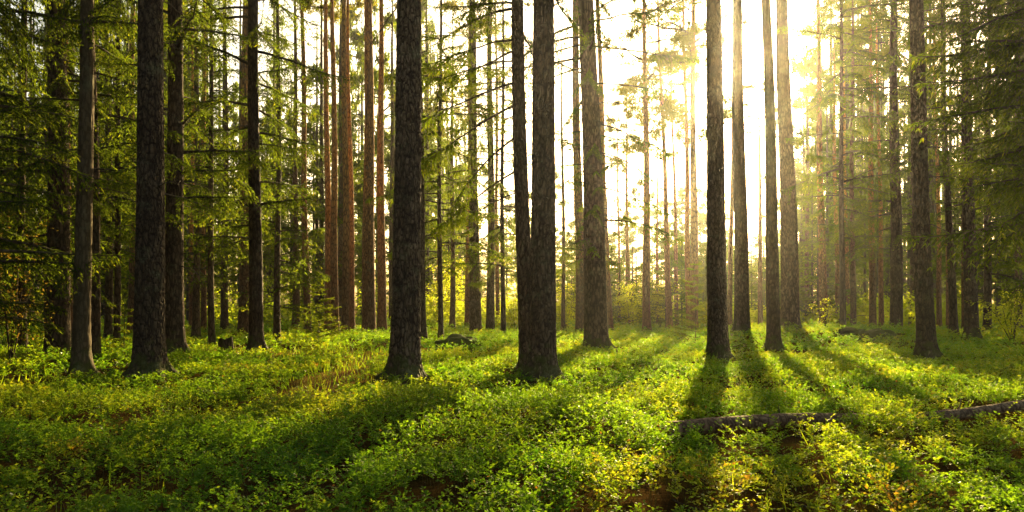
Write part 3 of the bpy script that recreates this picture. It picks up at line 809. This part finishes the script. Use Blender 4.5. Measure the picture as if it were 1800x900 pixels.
M_gold = leaf_mat("autumn_gold_leaf", [(0, (.05, .045, .014)), (1, (.14, .085, .02))], [(0, (.16, .12, .014)), (1, (.42, .25, .03))], .5)
def bush(name, label, x, D, H, R, n, leaf=.05, seed=1, tsh=0.0, z0=.25, cat="bush", mat=None):
    X = px(x, D)
    root = link(name, None); root.location = (X, D, gz(X, D))
    tag(root, label, cat, "leafy bushes")
    rs = np.random.default_rng(seed)
    st = Buf(); lf = Buf()
    tips = []
    for k in range(7):
        a = rs.uniform(0, 2 * PI); r = R * rs.uniform(.2, .85)
        s = np.linspace(0, 1, 7)
        e = np.array([math.cos(a) * r, math.sin(a) * r, H * rs.uniform(.6, 1)])
        P = np.stack([e[0] * s ** 1.4, e[1] * s ** 1.4, e[2] * s - .05], -1) + rs.normal(0, .015, (7, 3)).cumsum(0)
        tube(st, P, .014 * (1 - .8 * s) + .003, 5, 0, .6)
        for q in range(14):
            t = rs.uniform(.3, 1); p = np.array([np.interp(t, s, P[:, c]) for c in range(3)])
            tips.append(p + rs.normal(0, .22, 3) * R * np.array([1, 1, .6]))
    tips = np.array(tips)
    c = tips[rs.integers(len(tips), size=n)] + rs.normal(0, .13, (n, 3)) * np.array([1, 1, .45]) * max(.6, R)
    c[:, 2] = np.maximum(c[:, 2], .05)
    d = nrm(rs.normal(0, 1, (n, 3)) * np.array([1, 1, .5]) + np.array([0, 0, -.2]))
    kites(lf, c, d, nrm(rs.normal(0, .5, (n, 3)) + np.array([0, 0, 1.0])), leaf * rs.uniform(.7, 1.3, n), leaf * .62, 0, np.clip(.5 + tsh + rs.normal(0, .2, n), 0, 1), .1)
    st.build("stem", [M_twig], root); lf.build("foliage", [mat or M_leaf], root)
bush("leafy_bush", "bright yellow bush glowing at the edge under the long boughs", 1778, 22, 1.9, .95, 1500, .07, 51, .3)
bush("leafy_bush", "small sparse leafy sapling at the foot of the blue-grey hazy trunk", 1452, 27, 1.5, .5, 260, .08, 52, .2)
bush("leafy_bush", "golden green bush low between the slender gap pine and the bent one", 1160, 40, 3.4, 1.6, 2200, .11, 58, .25)
bush("leafy_bush", "bright green leafy bush lit up past the thick rough trunk", 768, 41, 4.6, 2.0, 3200, .12, 53, .25)
bush("leafy_bush", "fresh green bush in the glow before the slender gap pine", 1108, 38, 2.6, 1.2, 1800, .10, 54, .15)
bush("leafy_bush", "low green bush between the trunk pair and the joined spruces", 905, 36, 2.0, 1.3, 1500, .10, 55, .1)
bush("leafy_bush", "yellow-green bush showing between the joined spruces and the big grey one", 995, 37, 2.6, 1.3, 1600, .10, 56, .3)
bush("leafy_bush", "dull gold leafy bush hanging in the shade at the dark edge", 18, 15, 3.6, .9, 1000, .06, 57, -.1, mat=M_gold)

# ------------------------------------------------------------------ far wood and unseen shade trees (one mass)
fw = Buf()
rf = np.random.default_rng(77)
FSP = [spruce_crown(13.0, 2.2, rf, detail=.5, per=4, gap=.75) for _ in range(4)]
FPI = [pine_crown(7.0, 2.4, rf, n_limb=14, tuft=7, blade=.34, bw=.08, clumps=4) for _ in range(3)]
def far_tree(X, Y, H, spruce, cz, s):
    z0 = gz(X, Y)
    r = .008 * H
    z = np.linspace(-.2, H, 5)
    tube(fw, np.stack([X + 0 * z, Y + 0 * z, z0 + z], -1), r * (1 - .85 * np.maximum(z, 0) / H) + .01, 6, 1, .8)
    p = FSP[rf.integers(4)] if spruce else FPI[rf.integers(3)]
    sz = (H - cz) / (13.0 if spruce else 7.0)
    M = trans(X, Y, z0 + cz) @ rotz(rf.uniform(0, 6.28)) @ np.diag([s, s, sz, 1.0])
    fw.merge(p, M, rf.normal(0, .05))
n_far = 0
for k in range(1500):
    Y = rf.uniform(46, 95)
    xpix = rf.uniform(-150, 1950)
    if 900 < xpix < 1460 and rf.random() < .5: Y = rf.uniform(39, 56)
    X = px(xpix, Y)
    gap = math.exp(-((xpix - 1235) / 170) ** 4)
    mid = 1.0 if 760 < xpix < 1460 else 0.0
    if rf.random() > (.28 + (.18 if xpix < 330 else 0) - .02 * mid + .22 * gap): continue
    if gap > .4:
        top = rf.uniform(60, 130) if Y < 62 else rf.uniform(120, 205)
    elif 830 < xpix < 1085:
        top = rf.uniform(70, 140) if Y < 62 else rf.uniform(120, 240)
    elif mid:
        top = rf.uniform(170, 430)
    else:
        top = rf.uniform(300, 640)
    H = max(4, top / F * Y + 1.3)
    sp_ = rf.random() < (.72 if not mid else .6)
    far_tree(X, Y, H, sp_, H * (rf.uniform(.03, .2) if sp_ else rf.uniform(.3, .5)), rf.uniform(.85, 1.25) * min(1, H / 14 + .3))
    n_far += 1
# unseen trees at the flank and behind the camera, added to shade the left
for k in range(150):
    if k < 100:
        X, Y = rf.uniform(-30, -11.5), rf.uniform(-6, 30)
        if X > -.70 * Y - 4.0 and Y > 3: X = -.70 * Y - rf.uniform(4.5, 14)
    else:
        X, Y = rf.uniform(-26, 12), rf.uniform(-30, -9)
    far_tree(X, Y, rf.uniform(15, 23), rf.random() < .75, rf.uniform(2, 6), rf.uniform(1.0, 1.4))
tag(fw.build("far_wood_and_shade_trees", [M_need, M_twig]), kind="stuff")

# low leafy undergrowth at the far edge of the clearing, one mass
ug = Buf()
n = 150000
UY = 38 + 45 * RNG.random(n) ** 1.3
UX = px(RNG.uniform(-120, 1920, n), UY)
dens = sst(.34, .62, .65 * vn(UX / 4.5, UY / 6.0, 61) + .35 * vn(UX / 1.5, UY / 2, 62))
keep = RNG.random(n) < dens
UX, UY = UX[keep], UY[keep]
hh = (.5 + (2.2 + 2.4 * sst(46, 60, UY)) * vn(UX / 3.2, UY / 3.2, 63) ** 1.5) * RNG.random(len(UX)) ** .7
pt = np.stack([UX + RNG.normal(0, .15, len(UX)), UY, gh(UX, UY) + hh], -1)
d = nrm(RNG.normal(0, 1, pt.shape) * np.array([1, 1, .5]))
kites(ug, pt, d, nrm(RNG.normal(0, .6, pt.shape) + np.array([0, 0, 1.0])), RNG.uniform(.12, .28, len(pt)), RNG.uniform(.09, .18, len(pt)), 0, np.clip(.45 + .5 * (vn(UX / 5, UY / 5, 64) - .5) + RNG.normal(0, .18, len(pt)), 0, 1))
tag(ug.build("undergrowth", [M_leaf]), kind="stuff")

# ------------------------------------------------------------------ bilberry cover (one mass)
TR = np.array(TREES)
def at_pixel(x, y, up):
    """ground point whose spot `up` metres above the floor is seen at photograph pixel (x, y)"""
    D = 8.0
    for _ in range(40):
        D = .5 * D + .5 * (CAMH - up - gz(px(x, D), D)) * F / (y - HY)
    return np.array([px(x, D), D])
LOG_A, LOG_B = at_pixel(1182, 750, .12), at_pixel(1790, 712, .12)
LOG_B = LOG_B + (LOG_B - LOG_A) * .25
print("log", LOG_A, LOG_B)
def bil_density(x, y):
    a = .55 * vn(x / 1.25, y / 1.25, 71) + .45 * vn(x / .42, y / .42, 72)
    d = .34 + .66 * sst(.24, .40, a)
    d = d * (1 - .92 * np.exp(-(path_dist(x, y) / .28) ** 2))
    d = d * (1 - .75 * moss_mask(x, y))
    # bare needle litter under the shaded spruces
    sh = sst(.0, 1.0, (-(x + 6.4) / 2.2)) * np.exp(-((y - 12.8) / 2.2) ** 2)
    d = d * (1 - .85 * sh)
    d = np.maximum(d, .62 * sst(8.0, 6.5, y))
    return d

def log_dist(x, y):
    ab = LOG_B - LOG_A
    t = np.clip(((x - LOG_A[0]) * ab[0] + (y - LOG_A[1]) * ab[1]) / (ab @ ab), 0, 1)
    return np.hypot(x - LOG_A[0] - t * ab[0], y - LOG_A[1] - t * ab[1]), (x - LOG_A[0]) * -ab[1] + (y - LOG_A[1]) * ab[0]

bil = Buf()
def bilberry(y0, y1, per_m2, stems, twigs, leaves, lscale, hs, with_stem, seed):
    rs = np.random.default_rng(seed)
    half0 = lambda y: .72 * y + 1.6
    area = (half0(y0) + half0(y1)) * (y1 - y0)
    n = int(area * per_m2)
    y = np.sqrt(rs.random(n) * (y1 ** 2 - y0 ** 2) + y0 ** 2)
    x = rs.uniform(-1, 1, n) * half0(y)
    keep = rs.random(n) < bil_density(x, y)
    ld, sd_ = log_dist(x, y)
    keep &= ~((ld < .12) | ((ld < np.where(x > 4.2, 1.15, .75)) & (sd_ < 0) & ((vn(x / .7, y / .7, 75) > .33) | (x > 4.2)) & ((x < 3.3) | (x > 3.9))))
    x, y = x[keep], y[keep]
    for (tx, ty, tr) in TREES:
        m = np.hypot(x - tx, y - ty) > tr * 1.7 + .07
        x, y = x[m], y[m]
    n = len(x)
    z = gh(x, y)
    hsh = hs * (.28 + 1.25 * vn(x / .8, y / .8, 73)) * rs.uniform(.75, 1.25, n)
    for (tx, ty, tr) in TREES:
        if ty < 28: hsh = hsh * (1 - .55 * np.exp(-(np.hypot(x - tx, y - (ty - .35)) / .75) ** 2))
    stint = np.clip(.42 + .55 * (vn(x / 1.6, y / 1.6, 74) - .5) + rs.normal(0, .09, n), .02, .82)
    st_b = np.repeat(np.stack([x, y, z], -1), stems, 0) + rs.normal(0, .05, (n * stems, 3)) * np.array([1, 1, 0])
    SL = np.repeat(hsh, stems) * rs.uniform(.7, 1.15, n * stems)
    ph = rs.uniform(0, 2 * PI, n * stems); ti = np.abs(rs.normal(.38, .28, n * stems))
    dirs = np.stack([np.cos(ph) * np.sin(ti), np.sin(ph) * np.sin(ti), np.cos(ti)], -1)
    tb = np.repeat(stint, stems)
    if with_stem:
        side = nrm(np.cross(dirs, [0, 0, 1.0]) + 1e-6)
        w = .0016 * lscale
        p1 = st_b + dirs * SL[:, None] * .95
        v = np.stack([st_b - side * w, st_b + side * w, p1 + side * w * .6, p1 - side * w * .6], 1).reshape(-1, 3)
        bil.add(v, np.arange(len(v)).reshape(-1, 4), 1, rs.uniform(0, 1, len(st_b)))
    # twigs
    m = n * stems * twigs
    u = rs.uniform(.35, 1, m)
    sb = np.repeat(st_b, twigs, 0); sdv = np.repeat(dirs, twigs, 0); sl = np.repeat(SL, twigs)
    p = sb + sdv * (sl * u)[:, None]
    az = np.repeat(ph, twigs) + rs.normal(0, 1.1, m); el = rs.uniform(.15, .9, m)
    td = np.stack([np.cos(az) * np.cos(el), np.sin(az) * np.cos(el), np.sin(el)], -1)
    tl = rs.uniform(.05, .11, m) * (hs / .3)
    tt_ = np.repeat(tb, twigs) + .25 * (u - .7)
    # leaves, alternate along the twig
    q = np.tile((np.arange(leaves) + .6) / leaves, m)
    P = np.repeat(p, leaves, 0); TD = np.repeat(td, leaves, 0); TL = np.repeat(tl, leaves)
    P = P + TD * (TL * q)[:, None]
    sgn = np.tile(np.where(np.arange(leaves) % 2, 1.0, -1.0), m)[:, None]
    sidev = nrm(np.cross(TD, [0, 0, 1.0]))
    ld_ = nrm(TD * .7 + sidev * sgn * .8 + rs.normal(0, .28, P.shape))
    up = nrm(np.array([0, 0, 1.0]) + rs.normal(0, .38, P.shape) - TD * .25)
    k = len(P)
    LL = .021 * lscale * rs.uniform(.7, 1.3, k)
    T = np.clip(np.repeat(tt_, leaves) + .12 * q + rs.normal(0, .07, k), 0, .85)
    red = np.repeat((vn(x / .45, y / .45, 76) > .90) & (rs.random(n) < .5), stems * twigs * leaves)
    T = np.where(red, np.clip(T + .3, .8, .97), T)
    T = np.where(rs.random(k) < .005, 1.0, T)
    kites(bil, P, ld_, up, LL, LL * .62, 0, T, .12, .45)
    return k
nl = []
nl.append(bilberry(2.6, 9.5, 30, 6, 4, 7, 1.25, .28, True, 201))
nl.append(bilberry(9.5, 18, 24, 5, 3, 6, 1.7, .25, True, 202))
nl.append(bilberry(18, 34, 15, 4, 2, 5, 2.5, .28, False, 203))
nl.append(bilberry(34, 62, 7, 3, 2, 3, 4.2, .34, False, 204))
print("bilberry leaves", nl, "far trees", n_far)
tag(bil.build("bilberry_undergrowth", [M_bil, M_bilstem]), kind="stuff")

# fallen leaves and needles on the floor
li = Buf()
n = 26000
y = np.sqrt(RNG.random(n) * (22 ** 2 - 2.6 ** 2) + 2.6 ** 2); x = RNG.uniform(-1, 1, n) * (.72 * y + 1.5)
p = np.stack([x, y, gh(x, y) + RNG.uniform(.008, .03, n)], -1)
a = RNG.uniform(0, 6.28, n)
kites(li, p, np.stack([np.cos(a), np.sin(a), RNG.normal(.1, .25, n)], -1), nrm(RNG.normal(0, .4, (n, 3)) + np.array([0, 0, 1.0])), RNG.uniform(.02, .05, n), RNG.uniform(.01, .028, n), 0, RNG.random(n), .2)
tag(li.build("fallen_leaves", [M_litter]), kind="stuff")

gr = Buf()
n = 30000
y = np.sqrt(RNG.random(n) * (24 ** 2 - 2.8 ** 2) + 2.8 ** 2); x = RNG.uniform(-1, 1, n) * (.72 * y + 1.5)
kp = RNG.random(n) < .9 * sst(.60, .78, vn(x / .9, y / .9, 81)) + .5 * np.exp(-(path_dist(x, y) / .6) ** 2)
x, y = x[kp], y[kp]; n = len(x)
a = RNG.uniform(0, 6.28, n); t = np.abs(RNG.normal(.3, .3, n))
kites(gr, np.stack([x, y, gh(x, y)], -1), np.stack([np.cos(a) * np.sin(t), np.sin(a) * np.sin(t), np.cos(t)], -1), nrm(RNG.normal(0, 1, (n, 3))), RNG.uniform(.10, .28, n), RNG.uniform(.004, .008, n) * (1 + y / 14), 0, RNG.uniform(.4, .8, n), .1)
tag(gr.build("grass", [M_bil]), kind="stuff")

tw_ = Buf()
for q in range(520):
    y = math.sqrt(RNG.random() * (16 ** 2 - 3 ** 2) + 9); x = RNG.uniform(-1, 1) * (.72 * y + 1)
    a = RNG.uniform(0, 6.28); l = RNG.uniform(.12, .55); s5 = np.linspace(-.5, .5, 5)
    P = np.stack([x + np.cos(a) * l * s5 + .03 * np.sin(s5 * 5), y + np.sin(a) * l * s5, 0 * s5], -1)
    P[:, 2] = gh(P[:, 0], P[:, 1]) + RNG.uniform(.01, .05) + RNG.uniform(-.1, .25) * l * (s5 + .5)
    tube(tw_, P, RNG.uniform(.003, .008) * (1.2 - (s5 + .5)), 5, 0, .6)
tag(tw_.build("fallen_twigs", [M_twig]), kind="stuff")

# ------------------------------------------------------------------ fallen log, stump, boulders
lr = np.random.default_rng(9)
logr = link("fallen_log", None)
logr.location = (LOG_A[0], LOG_A[1], gz(*LOG_A))
tag(logr, "thin fallen log lying across the bilberries, greyish bark, broken end", "log")
k = 130; s = np.linspace(0, 1, k)
lx = LOG_A[0] + (LOG_B[0] - LOG_A[0]) * s; ly = LOG_A[1] + (LOG_B[1] - LOG_A[1]) * s + .05 * np.sin(s * 7)
g = gh(lx, ly); g = np.convolve(np.pad(g, 20, 'edge'), np.ones(41) / 41, 'valid'); g = np.maximum(g, gh(lx, ly) - .03); g = np.convolve(np.pad(g, 4, 'edge'), np.ones(9) / 9, 'valid')
lz = g + .10 + .02 * np.sin(s * 9)
P = np.stack([lx, ly, lz], -1) - np.array(logr.location)
nt = 40; th = np.linspace(0, 2 * PI, nt, endpoint=False)
R = (.074 - .02 * s)[:, None] * (1 + .10 * (vn(th[None] * 2.5 + 0 * s[:, None], s[:, None] * 40, 91) - .5) + .12 * (vn(th[None] * 6, s[:, None] * 120, 92) - .5))
t = nrm(np.gradient(P, axis=0)); sdl = nrm(np.cross(t, [0, 0, 1.0])); bl = np.cross(sdl, t)
ring = P[:, None] + R[..., None] * (np.cos(th)[None, :, None] * sdl[:, None] + np.sin(th)[None, :, None] * bl[:, None])
ring[0] += t[0] * (lr.uniform(-.10, .05, nt))[:, None]
i = np.arange(k - 1)[:, None] * nt; j = np.arange(nt)[None]; jn = (j + 1) % nt
f = np.stack([i + j, i + jn, i + nt + jn, i + nt + j], -1).reshape(-1, 4)
lb = Buf(); lb.add(ring.reshape(-1, 3), f, 0, np.clip(.75 + lr.normal(0, .15, len(f)), 0, 1), True)
lb.build("bark", [M_log], logr)
eb = Buf(); cpt = P[0] + t[0] * .03
ev = np.concatenate([[cpt], ring[0] + t[0] * .004])
eb.add(ev, np.stack([np.zeros(nt, int), 1 + np.arange(nt), 1 + (np.arange(nt) + 1) % nt], -1), 0, .5)
eb.build("broken_end", [M_wood], logr)
for q in (.22, .45, .63):
    ii = int(q * k); sb_ = Buf()
    dr = nrm(bl[ii] * lr.uniform(.5, 1) + sdl[ii] * lr.uniform(-.8, .8) + t[ii] * .4)
    s5 = np.linspace(0, 1, 5)
    tube(sb_, P[ii] + dr * (s5[:, None] * lr.uniform(.18, .32)), .011 * (1 - .7 * s5), 6, 0, .6)
    sb_.build("branch_stub", [M_twig], logr)

def lump(name, label, cat, x, D, sx, sy, sz, seed, mat, sink=.3):
    X = px(x, D)
    b = Buf(); nu, nv = 48, 24
    u = np.linspace(0, 2 * PI, nu, endpoint=False); v = np.linspace(0.02, PI - .02, nv)
    V, U = np.meshgrid(v, u, indexing='ij')
    d = np.stack([np.sin(V) * np.cos(U), np.sin(V) * np.sin(U), np.cos(V)], -1)
    r = 1 + .6 * (vn(d[..., 0] * 1.6 + seed, d[..., 1] * 1.6 + d[..., 2] * 1.3, seed) - .5) + .4 * (vn(d[..., 0] * 4 + seed, d[..., 1] * 4 + d[..., 2] * 3, seed + 1) - .5)
    P = d * r[..., None] * np.array([sx, sy, sz])
    i = np.arange(nv - 1)[:, None] * nu; j = np.arange(nu)[None]; jn = (j + 1) % nu
    b.add(P.reshape(-1, 3), np.stack([i + j, i + nu + j, i + nu + jn, i + jn], -1).reshape(-1, 4), 0, .5, True)
    o = b.build(name, [mat]); o.location = (X, D, gz(X, D) + sz * (1 - 2 * sink) * .5)
    tag(o, label, cat)
    return o
lump("mossy_boulder", "wide low mossy boulder on the rise before the shaggy spruce", "boulder", 1522, 23.3, .85, .6, .27, 13, M_moss, .26)
lump("mossy_boulder", "small dark mossy boulder among bilberries past the thick rough trunk", "boulder", 803, 20.5, .62, .5, .32, 8, M_moss)

def stump(label, x, D, r, h, seed):
    X = px(x, D)
    root = link("tree_stump", None); root.location = (X, D, gz(X, D)); tag(root, label, "stump")
    rs = np.random.default_rng(seed)
    nt = 40; th = np.linspace(0, 2 * PI, nt, endpoint=False); zs = np.linspace(-.1, 1, 14)
    jag = h * (.85 + .22 * vn(th * 2.2, th * 0, seed) + .08 * np.cos(th))
    Z = zs[:, None] * jag[None]
    R = r * (1 + .7 * np.exp(-np.maximum(Z, 0) / .09) * (.7 + .4 * np.cos(th * 4)[None]) + .15 * (vn(th[None] * 5 + 0 * Z, Z * 9, seed) - .5))
    P = np.stack([R * np.cos(th), R * np.sin(th), Z], -1)
    i = np.arange(13)[:, None] * nt; j = np.arange(nt)[None]; jn = (j + 1) % nt
    b = Buf(); b.add(P.reshape(-1, 3), np.stack([i + j, i + jn, i + nt + jn, i + nt + j], -1).reshape(-1, 4), 0, .6, True)
    b.build("bark", [M_bark2], root)
    t = Buf(); t.add(np.concatenate([[[0, 0, h * .7]], P[-1] * np.array([1, 1, 1]) - np.array([0, 0, .003])]), np.stack([np.zeros(nt, int), 1 + np.arange(nt), 1 + (np.arange(nt) + 1) % nt], -1), 0, .5)
    t.build("rotten_top", [M_wood], root)
stump("small rotten stump beside the dark trunk with spreading roots", 397, 18.3, .17, .42, 61)

# ------------------------------------------------------------------ haze
if HAZE > 0:
    hz = Buf()
    x0, x1, y0, y1, z0, z1 = -85, 85, -14, 104, -2.0, 31
    v = [(x, y, z) for z in (z0, z1) for x, y in ((x0, y0), (x1, y0), (x1, y1), (x0, y1))]
    hz.add(v, [(3, 2, 1, 0), (4, 5, 6, 7), (0, 1, 5, 4), (1, 2, 6, 5), (2, 3, 7, 6), (3, 0, 4, 7)])
    m, N, L, out = newmat("haze_air")
    pv = N.new("ShaderNodeVolumePrincipled")
    pv.inputs["Color"].default_value = (.96, .93, .88, 1)
    pv.inputs["Density"].default_value = HAZE
    pv.inputs["Anisotropy"].default_value = .88
    L.new(pv.outputs[0], out.inputs["Volume"])
    tag(hz.build("haze", [m]), kind="stuff")
